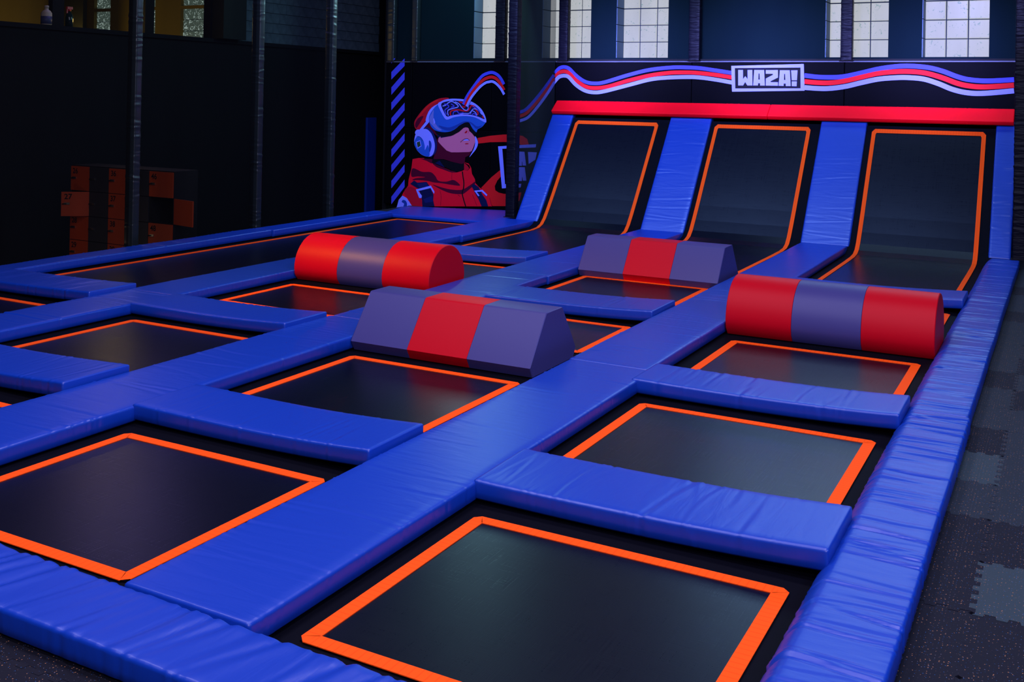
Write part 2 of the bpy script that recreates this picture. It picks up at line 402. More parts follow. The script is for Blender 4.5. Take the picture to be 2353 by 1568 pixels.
# ------------------------------------------------------------------ padded posts and nets
def sleeve_post(name, x0, x1, y0, y1, z0, z1, label, group=None, seed=0, amp=.006, mat=None, rings=None):
    rng = np.random.default_rng(seed)
    n = rings or int((z1 - z0) / .012); zz = np.linspace(0, z1 - z0, n + 1)
    hx, hy = (x1 - x0) / 2, (y1 - y0) / 2; r = min(hx, hy) * .16
    sec, nor = [], []
    for (sx, sy, a0) in ((1, -1, -90), (1, 1, 0), (-1, 1, 90), (-1, -1, 180)):
        for k in range(3):
            a = math.radians(a0 + 45 * k)
            sec.append((sx * (hx - r) + r * math.cos(a), sy * (hy - r) + r * math.sin(a))); nor.append((math.cos(a), math.sin(a)))
    sec2, nor2 = [], []
    for i in range(len(sec)):
        j = (i + 1) % len(sec); sec2.append(sec[i]); nor2.append(nor[i])
        if i % 3 == 2:
            for q in (.33, .67):
                sec2.append(tuple(np.array(sec[i]) * (1 - q) + np.array(sec[j]) * q)); nor2.append(nor[i])
    ns = len(sec2); sec2 = np.array(sec2); nor2 = np.array(nor2)
    u = np.linspace(0, 2 * np.pi, ns, endpoint=False)
    d = np.zeros((n + 1, ns))
    for _ in range(int((z1 - z0) * 15)):
        zc = rng.uniform(0, z1 - z0); a = amp * rng.uniform(.3, 1); w = rng.uniform(.009, .024); ph = rng.uniform(0, 6.28); sl = rng.uniform(-.03, .03)
        s = zz[:, None] - zc - sl * np.sin(u - ph)[None, :]
        d += a * (np.exp(-(s / w) ** 2) - .6 * np.exp(-((s - 1.6 * w) / w) ** 2)) * (.55 + .45 * np.cos(u - ph))[None, :]
    V = np.zeros((n + 1, ns, 3))
    V[:, :, 0] = sec2[:, 0] + nor2[:, 0] * d; V[:, :, 1] = sec2[:, 1] + nor2[:, 1] * d; V[:, :, 2] = zz[:, None]
    Fc = [(i * ns + j, i * ns + (j + 1) % ns, (i + 1) * ns + (j + 1) % ns, (i + 1) * ns + j) for i in range(n) for j in range(ns)]
    Fc.append(tuple(range(ns - 1, -1, -1))); Fc.append(tuple(n * ns + j for j in range(ns)))
    t = thing(name, label, 'post', ((x0 + x1) / 2, (y0 + y1) / 2, z0), group)
    mesh_obj('padded_sleeve', V.reshape(-1, 3), Fc, mat or SLEEVE, t, True)
    rw = .02
    boxes('base_plate', [(-hx - rw, hx + rw, -hy - rw, hy + rw, 0, .008)], INK, t)
    return t
ZP = 6.9
lposts = [(-10.56, 9.38, 'tall black padded post in front of the orange lockers'), (-10.56, 11.66, 'tall black padded post right of the lockers, second from the left'),
          (-10.56, 13.37, 'tall black padded post on the dark left side, third from the left')]
for i, (x, y, lab) in enumerate(lposts):
    sleeve_post('padded_post', x - .03, x + .12, y - .02, y + .085, -.018, ZP, lab, 'padded posts along the left side', 10 + i, .006)
sleeve_post('padded_post', -7.915, -7.755, 14.60, 14.76, .105, ZP, 'thick black padded post left of the first wall trampoline', None, 21, .005, BLACKV)
sleeve_post('padded_post', -.60, -.46, 14.40, 14.54, .105, ZP, 'dark padded post at the right end of the wall trampolines', None, 22, .006, BLACKV)
uposts = [(-11.35, -11.19, 'padded upper post at the left edge of the striped column pad'), (-10.79, -10.67, 'padded upper post at the right edge of the striped column pad'),
          (-9.01, -8.82, 'padded upper post over the headset mural, in the first window'), (-7.76, -7.59, 'padded upper post where the side net meets the back wall'),
          (-5.43, -5.25, 'padded upper post left of the sign, by the wide dark bay'), (-3.05, -2.88, 'padded upper post right of the sign, across the fourth window')]
for i, (a, b, lab) in enumerate(uposts):
    sleeve_post('padded_post', a, b, 16.13, 16.25, 2.66, ZP, lab, 'padded posts above the wall padding', 30 + i, .004, BLACKV if i > 1 else None)

def net(label, p0, p1, z0, z1, mat, folds=0.0, seed=1, n=24, group='nets'):
    rng = np.random.default_rng(seed)
    d = Vector((p1[0] - p0[0], p1[1] - p0[1])); L = d.length; d.normalize(); nn = Vector((-d.y, d.x))
    V, Fc = [], []
    zs = np.linspace(0, z1 - z0, 9)
    ph = rng.uniform(0, 6.28, 3)
    for z in zs:
        for i in range(n + 1):
            s = L * i / n
            q = folds * (math.sin(9 * s + ph[0] + .3 * z) + .6 * math.sin(17 * s + ph[1])) * math.sin(math.pi * i / n)
            V.append((d.x * s + nn.x * q, d.y * s + nn.y * q, z))
    m = n + 1
    for j in range(8):
        for i in range(n): Fc.append((j * m + i, j * m + i + 1, (j + 1) * m + i + 1, (j + 1) * m + i))
    t = thing('safety_net', label, 'net', (p0[0], p0[1], z0), group)
    mesh_obj('netting', V, Fc, mat, t, True)
    hv = []
    e = .008
    a = Vector((0, 0)); b = Vector((d.x * L, d.y * L))
    hv = [(a.x - nn.x * e, a.y - nn.y * e, 0), (b.x - nn.x * e, b.y - nn.y * e, 0), (b.x + nn.x * e, b.y + nn.y * e, 0), (a.x + nn.x * e, a.y + nn.y * e, 0)]
    hv += [(x, y, .03) for x, y, _ in hv]
    mesh_obj('hem', hv, box_vf(0, 1, 0, 1, 0, 1)[1], INK, t)
    return t
yb = [4.0] + [p[1] for p in lposts] + [16.05]
for i, lab in enumerate(('black net left of the first padded post, in front of the lockers', 'black net between the first and second padded posts on the left',
                         'black net between the second and third padded posts on the left')):
    net(lab, (-10.5, yb[i] + .14), (-10.5, yb[i + 1] - .03), .0, ZP, NET_L, 0, i, 10, 'black nets along the left side')
net('folded black net hanging left of the first wall trampoline, before the mural', (-7.80, 14.78), (-7.80, 16.1), .105, ZP, NET_M, .006, 9, 40)
ub = [-11.19, -10.79], [-10.67, -9.01], [-8.82, -7.76], [-7.59, -5.43], [-5.25, -3.05], [-2.88, -.6]
for i, (lab, (a, b)) in enumerate(zip(('narrow black net above the striped column pad', 'black net above the mural, left of the first window post', 'black net above the mural, right of the first window post',
         'black net over the third window, left of the sign', 'black net over the wide dark bay above the sign', 'black net over the two windows right of the sign'), ub)):
    net(lab, (a + .004, 16.19), (b - .004, 16.19), 2.66, ZP, NET_B, 0, 40 + i, 10, 'black nets above the wall padding')

# ------------------------------------------------------------------ wall padding with prints
MURAL=[
('red_swoosh','red2','p',0,[(-9.344,1.279),(-9.081,1.329),(-8.798,1.362),(-8.565,1.363),(-8.426,1.347),(-8.34,1.295),(-8.305,1.195),(-8.453,1.189),(-8.562,1.226),(-8.795,1.229),(-9.079,1.215),(-9.326,1.182)],0),
('red_swoosh','red2','p',0,[(-9.245,0.396),(-9.05,0.586),(-8.871,0.726),(-8.83,0.639),(-8.922,0.538),(-8.971,0.439),(-8.958,0.364),(-8.886,0.327),(-8.776,0.312),(-8.543,0.34),(-8.436,0.36),(-8.464,0.222),(-8.585,0.108),(-9.007,0.081)],0),
('logo_frame','lav','p',0,[(-8.919,1.147),(-8.163,1.214),(-8.17,1.157),(-8.832,1.107),(-8.764,0.485),(-8.439,0.509),(-8.453,0.445),(-8.825,0.406)],0),
('logo_letter','lav','p',0,[(-8.566,1.069),(-8.528,1.071),(-8.523,0.825),(-8.561,0.814)],0),
('logo_letter','lav','p',0,[(-8.497,1.072),(-8.389,1.072),(-8.351,0.833),(-8.421,0.83),(-8.429,0.898),(-8.436,0.897),(-8.435,0.825),(-8.507,0.822)],0),
('logo_letter','lav','p',0,[(-8.32,1.072),(-8.145,1.072),(-8.173,0.943),(-8.301,0.863)],0),
('logo_letter','lav','p',0,[(-8.561,0.796),(-8.525,0.798),(-8.523,0.682),(-8.558,0.673)],0),
('logo_letter','lav','p',0,[(-8.557,0.612),(-8.521,0.617),(-8.52,0.557),(-8.556,0.551)],0),
('logo_letter','lav','p',0,[(-8.497,0.799),(-8.376,0.801),(-8.339,0.569),(-8.409,0.565),(-8.417,0.626),(-8.426,0.626),(-8.428,0.558),(-8.502,0.554)],0),
('hood','crim','p',1,[(-9.956,1.98),(-10.106,1.987),(-10.24,1.95),(-10.407,1.861),(-10.54,1.743),(-10.641,1.626),(-10.699,1.538),(-10.697,1.452),(-10.653,1.395),(-10.567,1.391),(-10.5,1.443),(-10.399,1.489),(-10.332,1.562),(-10.336,1.705),(-10.154,1.851)],0),
('hood_fold','red2','p',1,[(-10.24,1.947),(-10.407,1.854),(-10.532,1.726),(-10.631,1.598),(-10.572,1.642),(-10.472,1.745),(-10.356,1.848),(-10.189,1.936)],0),
('hood_fold','dcrim','p',1,[(-10.614,1.605),(-10.681,1.495),(-10.653,1.424),(-10.57,1.527),(-10.504,1.644)],0),
('hair','dcrim','p',1,[(-10.451,1.559),(-10.349,1.533),(-10.194,1.423),(-10.192,1.295),(-10.311,1.363),(-10.499,1.414),(-10.542,1.427)],0),
('neck','dcrim','p',0,[(-10.199,1.252),(-10.104,1.128),(-9.985,1.033),(-9.885,1.002),(-9.508,1.021),(-9.457,1.04),(-9.499,0.969),(-9.588,0.923),(-9.599,0.831),(-9.65,0.798),(-9.881,0.833),(-10.048,0.872),(-10.266,0.862),(-10.22,1.052)],0),
('face','pink','p',0,[(-10.15,1.311),(-9.958,1.317),(-9.826,1.343),(-9.729,1.388),(-9.616,1.466),(-9.531,1.46),(-9.513,1.402),(-9.451,1.355),(-9.393,1.294),(-9.383,1.224),(-9.421,1.111),(-9.457,1.04),(-9.508,1.023),(-9.72,1.009),(-9.885,1.002),(-9.985,1.03),(-10.104,1.125),(-10.172,1.189),(-10.164,1.254)],0),
('hair','navy','p',0,[(-10.218,1.366),(-10.108,1.312),(-9.958,1.317),(-9.826,1.339),(-9.891,1.298),(-10.024,1.273),(-10.115,1.255),(-10.128,1.283),(-10.157,1.254),(-10.178,1.267)],0),
('nostril','crim','p',1,[(-9.613,1.364),(-9.582,1.397),(-9.557,1.407),(-9.555,1.384),(-9.581,1.358)],0),
('nose_line','crim','s',1,[(-9.514,1.423),(-9.526,1.387),(-9.54,1.359)],0.0068),
('mouth','dcrim','s',1,[(-9.695,1.191),(-9.656,1.223),(-9.619,1.247),(-9.562,1.26),(-9.53,1.254),(-9.503,1.229)],0.0096),
('teeth','lav','p',1,[(-9.64,1.224),(-9.603,1.245),(-9.562,1.253),(-9.526,1.245),(-9.521,1.231),(-9.578,1.226)],0),
('lower_lip','crim','p',1,[(-9.596,1.172),(-9.561,1.18),(-9.521,1.176),(-9.541,1.164),(-9.585,1.161)],0),
('visor_pad','black','p',0,[(-10.256,1.4),(-10.109,1.362),(-9.959,1.371),(-9.828,1.417),(-9.698,1.506),(-9.601,1.551),(-9.52,1.549),(-9.47,1.487),(-9.361,1.381),(-9.394,1.333),(-9.447,1.355),(-9.509,1.437),(-9.567,1.473),(-9.632,1.454),(-9.728,1.378),(-9.859,1.311),(-9.991,1.285),(-10.107,1.281),(-10.213,1.33)],0),
('head_strap','lav','p',1,[(-10.188,1.875),(-10.321,1.805),(-10.403,1.703),(-10.448,1.559),(-10.373,1.554),(-10.327,1.719),(-10.187,1.829)],0),
('headset_body','visor','p',1,[(-10.179,1.872),(-10.27,1.799),(-10.352,1.69),(-10.379,1.59),(-10.339,1.476),(-10.253,1.398),(-10.109,1.366),(-9.959,1.371),(-9.828,1.417),(-9.698,1.509),(-9.601,1.551),(-9.52,1.551),(-9.478,1.494),(-9.428,1.43),(-9.362,1.383),(-9.339,1.435),(-9.244,1.487),(-9.166,1.582),(-9.184,1.648),(-9.283,1.785),(-9.413,1.88),(-9.61,1.946),(-9.824,1.971),(-10.022,1.946)],0),
('headset_shade','lav2','p',1,[(-10.371,1.611),(-10.319,1.705),(-10.278,1.763),(-10.28,1.635),(-10.247,1.536),(-10.178,1.452),(-10.093,1.398),(-10.194,1.402),(-10.297,1.478),(-10.357,1.54)],0),
('headset_button','lav','p',0,[(-10.283,1.606),(-10.266,1.61),(-10.239,1.536),(-10.267,1.5)],0),
('headset_shade','visor2','p',1,[(-10.162,1.481),(-9.961,1.452),(-9.813,1.491),(-9.683,1.551),(-9.585,1.575),(-9.471,1.557),(-9.357,1.49),(-9.245,1.507),(-9.356,1.442),(-9.438,1.502),(-9.52,1.553),(-9.601,1.551),(-9.731,1.487),(-9.894,1.397),(-10.06,1.413)],0),
('lens_frame','lav','p',1,[(-10.188,1.872),(-10.113,1.926),(-10.006,1.963),(-9.824,1.978),(-9.594,1.963),(-9.414,1.905),(-9.275,1.806),(-9.193,1.689),(-9.163,1.586),(-9.198,1.568),(-9.409,1.652),(-9.636,1.668),(-9.833,1.642),(-9.964,1.597),(-10.031,1.613),(-10.117,1.731)],0),
('lens','navy','p',1,[(-10.117,1.869),(-10.038,1.917),(-9.839,1.942),(-9.609,1.925),(-9.429,1.865),(-9.315,1.784),(-9.232,1.681),(-9.202,1.622),(-9.328,1.661),(-9.49,1.693),(-9.735,1.695),(-9.9,1.67),(-9.991,1.653),(-10.068,1.754)],0),
('lens_swirl','lav','s',1,[(-10.086,1.839),(-10.02,1.857),(-9.971,1.897),(-9.897,1.927),(-9.822,1.9),(-9.755,1.852),(-9.771,1.824),(-9.869,1.8),(-9.96,1.77),(-9.975,1.72),(-9.958,1.668)],0.0178),
('lens_swirl','red2','s',1,[(-9.908,1.675),(-9.917,1.729),(-9.869,1.765),(-9.737,1.778),(-9.655,1.763),(-9.557,1.765),(-9.509,1.808),(-9.478,1.857),(-9.421,1.845),(-9.379,1.783),(-9.338,1.735),(-9.345,1.693)],0.0233),
('lens_swirl','lav','s',1,[(-9.822,1.921),(-9.739,1.888),(-9.672,1.818),(-9.606,1.775),(-9.549,1.786),(-9.539,1.849),(-9.511,1.885),(-9.429,1.872)],0.0164),
('lens_swirl','red2','s',1,[(-9.74,1.93),(-9.658,1.903),(-9.592,1.883),(-9.623,1.827),(-9.665,1.847)],0.0205),
('lens_swirl','blue','s',1,[(-10.054,1.875),(-9.987,1.869),(-9.953,1.827),(-10.018,1.783),(-10.034,1.754),(-10.0,1.684)],0.0192),
('lens_swirl','blue','s',1,[(-9.859,1.683),(-9.843,1.737),(-9.769,1.753),(-9.736,1.712),(-9.638,1.728)],0.0178),
('lens_swirl','lav','s',1,[(-9.719,1.694),(-9.621,1.714),(-9.523,1.717),(-9.46,1.767),(-9.394,1.74),(-9.353,1.688)],0.0151),
('lens_swirl','lav','s',1,[(-9.491,1.71),(-9.46,1.781),(-9.404,1.803),(-9.331,1.777),(-9.249,1.702)],0.0137),
('lens_swirl','blue','s',1,[(-9.904,1.884),(-9.837,1.843),(-9.903,1.821)],0.0178),
('lens_swirl','blue','s',1,[(-9.445,1.844),(-9.363,1.804),(-9.29,1.743)],0.0164),
('lens_swirl','red2','s',1,[(-9.244,1.681),(-9.223,1.64)],0.0192),
('lens_swirl','blue','s',1,[(-9.458,1.697),(-9.41,1.719),(-9.361,1.674)],0.0164),
('strap_link','lav','p',0,[(-10.409,1.582),(-10.366,1.54),(-10.519,1.382),(-10.579,1.388)],0),
('earcup_pad','dnavy','p',1,[(-10.457,1.423),(-10.32,1.398),(-10.225,1.266),(-10.188,1.139),(-10.202,1.003),(-10.268,0.929),(-10.335,0.905),(-10.407,1.102)],0),
('earcup','lav','p',1,[(-10.567,1.384),(-10.448,1.413),(-10.353,1.369),(-10.284,1.278),(-10.235,1.137),(-10.244,1.009),(-10.301,0.921),(-10.402,0.902),(-10.522,0.937),(-10.627,1.022),(-10.681,1.135),(-10.68,1.236),(-10.643,1.331)],0),
('earcup','visor','p',1,[(-10.649,1.237),(-10.581,1.271),(-10.494,1.207),(-10.454,1.101),(-10.446,1.022),(-10.39,1.117),(-10.355,1.047),(-10.344,0.926),(-10.402,0.902),(-10.522,0.94),(-10.627,1.025),(-10.685,1.135)],0),
('earcup_line','dnavy','s',1,[(-10.633,1.267),(-10.555,1.255),(-10.502,1.185)],0.0082),
('earcup_slot','visor2','p',1,[(-10.361,1.197),(-10.32,1.177),(-10.305,1.092),(-10.345,0.983),(-10.359,1.104)],0),
('earcup_screen','lav','p',0,[(-10.651,1.162),(-10.554,1.2),(-10.522,1.089),(-10.61,1.04)],0),
('earcup_screen','green','p',0,[(-10.63,1.154),(-10.562,1.181),(-10.538,1.097),(-10.604,1.06)],0),
('hinge','lav','p',1,[(-10.661,1.366),(-10.618,1.392),(-10.567,1.384),(-10.634,1.317),(-10.668,1.316)],0),
('earcup','lav','p',1,[(-9.382,1.311),(-9.339,1.257),(-9.321,1.178),(-9.356,1.086),(-9.427,1.0),(-9.494,0.934),(-9.412,1.07),(-9.379,1.183)],0),
('collar','black','p',0,[(-10.28,0.865),(-10.048,0.863),(-9.881,0.833),(-9.65,0.801),(-9.598,0.821),(-9.603,0.712),(-9.68,0.663),(-9.795,0.658),(-9.945,0.707),(-10.163,0.782),(-10.29,0.776)],0),
('collar_fold','navy','p',0,[(-10.222,0.789),(-10.123,0.843),(-10.012,0.721)],0),
('jacket','jred','p',0,[(-10.712,0.843),(-10.589,0.868),(-10.47,0.874),(-10.273,0.787),(-10.095,0.738),(-9.878,0.67),(-9.745,0.646),(-9.648,0.672),(-9.599,0.698),(-9.526,0.685),(-9.47,0.739),(-9.495,0.787),(-9.602,0.835),(-9.504,0.815),(-9.45,0.74),(-9.432,0.636),(-9.369,0.542),(-9.356,0.473),(-9.285,0.407),(-9.172,0.355),(-9.074,0.253),(-9.004,0.078),(-10.914,-0.046),(-10.928,0.17),(-10.886,0.238),(-10.801,0.344),(-10.79,0.467),(-10.736,0.657)],0),
('jacket_shade','dcrim','p',1,[(-10.705,0.673),(-10.498,0.619),(-10.311,0.621),(-10.209,0.555),(-10.14,0.473),(-9.973,0.465),(-9.808,0.502),(-9.675,0.411),(-9.872,0.414),(-10.072,0.431),(-10.24,0.436),(-10.376,0.457),(-10.58,0.461),(-10.709,0.454),(-10.632,0.493),(-10.428,0.522),(-10.582,0.528),(-10.728,0.521)],0),
('jacket_shade','dcrim','p',1,[(-10.264,0.395),(-10.07,0.356),(-9.87,0.329),(-9.64,0.337),(-9.479,0.422),(-9.36,0.501),(-9.383,0.437),(-9.542,0.306),(-9.639,0.258),(-9.869,0.259),(-10.069,0.312)],0),
('jacket_shade','dcrim','p',1,[(-10.273,0.787),(-10.095,0.738),(-9.878,0.67),(-9.745,0.646),(-9.877,0.642),(-10.044,0.684),(-10.179,0.72)],0),
('jacket_shade','crim','p',1,[(-10.885,0.216),(-10.801,0.322),(-10.645,0.302),(-10.54,0.193),(-10.494,0.067),(-10.509,-0.02),(-10.706,-0.033),(-10.778,0.078)],0),
('collar_inner','dcrim','p',0,[(-10.555,0.864),(-10.28,0.862),(-10.285,0.779),(-10.401,0.824)],0),
('collar_inner','crim','p',0,[(-9.599,0.824),(-9.528,0.778),(-9.489,0.731),(-9.526,0.69),(-9.596,0.695)],0),
('zip','black','s',1,[(-9.631,0.668),(-9.616,0.571),(-9.597,0.474),(-9.6,0.376),(-9.626,0.276),(-9.596,0.166),(-9.549,0.043)],0.0233),
('seam_line','dcrim','s',1,[(-9.851,0.644),(-9.855,0.545),(-9.84,0.447)],0.0055),
('seam_line','dcrim','s',1,[(-10.103,0.305),(-10.075,0.207),(-10.08,0.022)],0.0055),
('seam_line','dcrim','s',1,[(-9.72,0.242),(-9.67,0.217)],0.0055),
('seam_line','dcrim','s',1,[(-9.411,0.261),(-9.361,0.166),(-9.318,0.072)],0.0055),
('seam_line','dcrim','s',1,[(-9.058,0.227),(-9.015,0.091)],0.0055),
('shoulder_strap','navy','p',0,[(-10.75,0.383),(-10.666,0.452),(-10.596,0.413),(-10.392,0.438),(-10.323,0.363),(-10.235,0.211),(-10.241,0.111),(-10.21,-0.0),(-10.475,-0.018),(-10.486,0.096),(-10.551,0.293)],0),
('shoulder_strap','dnavy','p',0,[(-10.604,0.398),(-10.4,0.427),(-10.343,0.359),(-10.543,0.322)],0),
('shoulder_strap','dnavy','p',0,[(-10.453,0.12),(-10.265,0.188),(-10.245,0.083),(-10.417,0.05)],0),
('buckle','lav','p',0,[(-10.622,0.286),(-10.297,0.375),(-10.216,0.27),(-10.222,0.229),(-10.253,0.265),(-10.302,0.33),(-10.57,0.26),(-10.488,0.179),(-10.494,0.136),(-10.547,0.133)],0),
('shoulder_strap','navy','p',0,[(-9.434,0.42),(-9.383,0.458),(-9.285,0.407),(-9.202,0.273),(-9.121,0.181),(-9.083,0.073),(-9.217,0.064),(-9.281,0.185),(-9.355,0.292)],0),
('buckle','lav','p',0,[(-9.377,0.337),(-9.204,0.359),(-9.104,0.279),(-9.119,0.253),(-9.22,0.328),(-9.324,0.319),(-9.263,0.253),(-9.29,0.24)],0),
('sleeve_patch','lav','p',0,[(-11.044,-0.081),(-10.999,0.07),(-10.92,0.155),(-10.822,0.116),(-10.69,-0.037),(-10.689,-0.063)],0),
('sleeve_patch','visor2','p',1,[(-10.898,-0.072),(-10.877,0.005),(-10.93,0.034),(-10.908,0.073),(-10.847,0.066),(-10.813,0.009),(-10.831,-0.067)],0),
('wave_stripe','blue','s',1,[(-9.636,1.875),(-9.554,2.032),(-9.408,2.224),(-9.262,2.386),(-9.144,2.443),(-9.041,2.456),(-8.938,2.413),(-8.863,2.337),(-8.809,2.248)],0.0559),
('wave_stripe','red2','s',1,[(-9.596,1.857),(-9.509,2.025),(-9.363,2.204),(-9.231,2.321),(-9.128,2.366),(-9.04,2.374),(-8.951,2.336),(-8.87,2.247),(-8.801,2.146)],0.0559),
('wave_stripe','lav','s',1,[(-9.565,1.842),(-9.463,2.016),(-9.302,2.191),(-9.185,2.27),(-9.112,2.289),(-9.047,2.297),(-8.97,2.264),(-8.874,2.178),(-8.799,2.069)],0.0457),
('wave_stripe','blue','s',1,[(-8.591,1.78),(-8.547,1.761),(-8.484,1.762),(-8.349,1.823),(-8.155,2.016),(-7.963,2.244),(-7.828,2.419)],0.0559),
('wave_stripe','red2','s',1,[(-8.589,1.704),(-8.54,1.685),(-8.474,1.694),(-8.333,1.761),(-8.139,1.953),(-7.948,2.181),(-7.821,2.357)],0.0559),
('wave_stripe','lav','s',1,[(-8.588,1.628),(-8.538,1.609),(-8.464,1.616),(-8.303,1.686),(-8.11,1.891),(-7.933,2.119),(-7.812,2.3)],0.0508)]
WAVES=[
('wave_stripe','blue','s',1,[(-7.831,2.451),(-7.786,2.499),(-7.734,2.541),(-7.649,2.558),(-7.554,2.528),(-7.427,2.415),(-7.259,2.312),(-7.084,2.281),(-6.891,2.305),(-6.494,2.42),(-6.104,2.513),(-5.721,2.553),(-5.458,2.555),(-5.235,2.543),(-4.978,2.508),(-4.715,2.47)],0.0606),
('wave_stripe','red2','s',1,[(-7.83,2.384),(-7.784,2.428),(-7.732,2.466),(-7.648,2.484),(-7.553,2.452),(-7.425,2.335),(-7.258,2.233),(-7.083,2.202),(-6.829,2.231),(-6.492,2.327),(-6.102,2.418),(-5.758,2.466),(-5.456,2.474),(-5.233,2.464),(-4.977,2.437),(-4.714,2.398)],0.0645),
('wave_stripe','lav','s',1,[(-7.828,2.305),(-7.783,2.355),(-7.731,2.394),(-7.647,2.409),(-7.562,2.385),(-7.424,2.254),(-7.256,2.159),(-7.081,2.129),(-6.889,2.152),(-6.49,2.252),(-6.101,2.351),(-5.813,2.386),(-5.455,2.4),(-5.232,2.393),(-4.975,2.361),(-4.707,2.317)],0.0625),
('wave_stripe','blue','s',1,[(-3.58,2.436),(-3.371,2.413),(-3.139,2.411),(-2.98,2.426),(-2.753,2.477),(-2.496,2.54),(-2.242,2.577),(-2.042,2.582),(-1.81,2.56),(-1.614,2.508),(-1.42,2.431),(-1.261,2.389),(-1.025,2.373),(-0.686,2.393)],0.0681),
('wave_stripe','red2','s',1,[(-3.579,2.343),(-3.37,2.327),(-3.173,2.328),(-2.961,2.361),(-2.752,2.413),(-2.495,2.474),(-2.241,2.5),(-2.04,2.501),(-1.842,2.479),(-1.613,2.412),(-1.419,2.335),(-1.259,2.299),(-1.055,2.287),(-0.685,2.315)],0.0723),
('wave_stripe','lav','s',1,[(-3.577,2.251),(-3.368,2.238),(-3.189,2.242),(-2.96,2.276),(-2.751,2.33),(-2.494,2.388),(-2.24,2.411),(-2.072,2.412),(-1.873,2.393),(-1.676,2.33),(-1.482,2.248),(-1.29,2.202),(-1.069,2.196),(-0.684,2.237)],0.0723)]
SIGN_FRAME=[[(-4.725,2.581),(-3.593,2.612),(-3.574,2.202),(-4.706,2.172)],[(-4.667,2.546),(-3.642,2.557),(-3.635,2.238),(-4.655,2.224)]]
SIGN_LETTERS=[[[(-4.613,2.517),(-4.536,2.517),(-4.533,2.373),(-4.498,2.42),(-4.46,2.374),(-4.463,2.517),(-4.386,2.518),(-4.382,2.274),(-4.462,2.273),(-4.497,2.328),(-4.53,2.272),(-4.609,2.272)]],[[(-4.357,2.518),(-4.201,2.518),(-4.185,2.274),(-4.261,2.273),(-4.263,2.31),(-4.292,2.31),(-4.293,2.275),(-4.371,2.274)],[(-4.287,2.462),(-4.273,2.462),(-4.267,2.368),(-4.29,2.368)]],[[(-4.175,2.517),(-3.986,2.518),(-3.984,2.401),(-4.098,2.343),(-4.095,2.329),(-3.983,2.329),(-3.982,2.274),(-4.171,2.274),(-4.172,2.385),(-4.063,2.443),(-4.064,2.458),(-4.174,2.459)]],[[(-3.956,2.515),(-3.804,2.515),(-3.786,2.271),(-3.861,2.27),(-3.864,2.309),(-3.893,2.309),(-3.895,2.272),(-3.972,2.274)],[(-3.888,2.458),(-3.876,2.458),(-3.869,2.366),(-3.891,2.364)]],[[(-3.784,2.514),(-3.685,2.516),(-3.693,2.36),(-3.772,2.36)]],[[(-3.771,2.344),(-3.693,2.344),(-3.695,2.269),(-3.77,2.27)]]]
COLUMN_STRIPES=[[(-11.241,2.456),(-10.947,2.713),(-10.944,2.573),(-11.238,2.315)],[(-11.234,2.168),(-10.941,2.457),(-10.938,2.317),(-11.231,2.027)],[(-11.228,1.881),(-10.935,2.172),(-10.931,2.032),(-11.224,1.74)],[(-11.221,1.588),(-10.928,1.886),(-10.925,1.746),(-11.218,1.447)],[(-11.214,1.296),(-10.922,1.601),(-10.918,1.461),(-11.211,1.155)],[(-11.207,1.001),(-10.915,1.313),(-10.912,1.174),(-11.204,0.86)],[(-11.201,0.709),(-10.908,1.023),(-10.905,0.884),(-11.197,0.568)],[(-11.194,0.411),(-10.902,0.736),(-10.899,0.596),(-11.191,0.271)],[(-11.187,0.114),(-10.896,0.454),(-10.892,0.314),(-11.184,-0.027)],[(-11.247,2.714),(-11.155,2.713),(-11.245,2.619)],[(-11.084,-0.088),(-10.951,0.034),(-11.019,-0.083)]]
def catmull(p, closed, sub=5):
    p = [Vector(q) for q in p]; n = len(p); out = []
    rng = range(n if closed else n - 1)
    for i in rng:
        if closed: a, b, c, d = p[(i - 1) % n], p[i], p[(i + 1) % n], p[(i + 2) % n]
        else: a, b, c, d = p[max(i - 1, 0)], p[i], p[i + 1], p[min(i + 2, n - 1)]
        for k in range(sub):
            t = k / sub
            out.append(.5 * ((2 * b) + (c - a) * t + (2 * a - 5 * b + 4 * c - d) * t * t + (3 * b - a - 3 * c + d) * t ** 3))
    if not closed: out.append(p[-1])
    return out
PRN = [0]
def print_poly(name, color, loops, parent, y):
    pts, tl = [], []
    for lp_ in loops:
        tl.append([Vector((q[0], q[1], 0)) for q in lp_]); pts += [(q[0], y, q[1]) for q in lp_]
    tri = tessellate_polygon(tl)
    fx = []
    for t in tri:
        a, b, c = (pts[i] for i in t)
        cr = (b[0] - a[0]) * (c[2] - a[2]) - (b[2] - a[2]) * (c[0] - a[0])
        fx.append(tuple(t) if cr > 0 else (t[0], t[2], t[1]))
    return mesh_obj(name, pts, fx, MATS['print_' + color], parent)
def print_stroke(name, color, pts, w, parent, y):
    c = catmull(pts, False, 8); V, Fc = [], []
    for i, p in enumerate(c):
        a = c[max(i - 1, 0)]; b = c[min(i + 1, len(c) - 1)]; t = (b - a).normalized()
        nrm = Vector((-t.y, t.x)) * w / 2
        V += [((p + nrm).x, y, (p + nrm).y), ((p - nrm).x, y, (p - nrm).y)]
    for i in range(len(c) - 1): Fc.append((2 * i + 1, 2 * i + 3, 2 * i + 2, 2 * i))
    return mesh_obj(name, V, Fc, MATS['print_' + color], parent)
def draw(lst, parent, y0=-.002):
    for i, (n, c, k, s, pts, w) in enumerate(lst):
        y = y0 - .0004 * i
        if k == 'p': print_poly(n, c, [[(q.x, q.y) for q in catmull(pts, True)] if s else pts], parent, y)
        else: print_stroke(n, c, pts, w, parent, y)
YW = 16.15
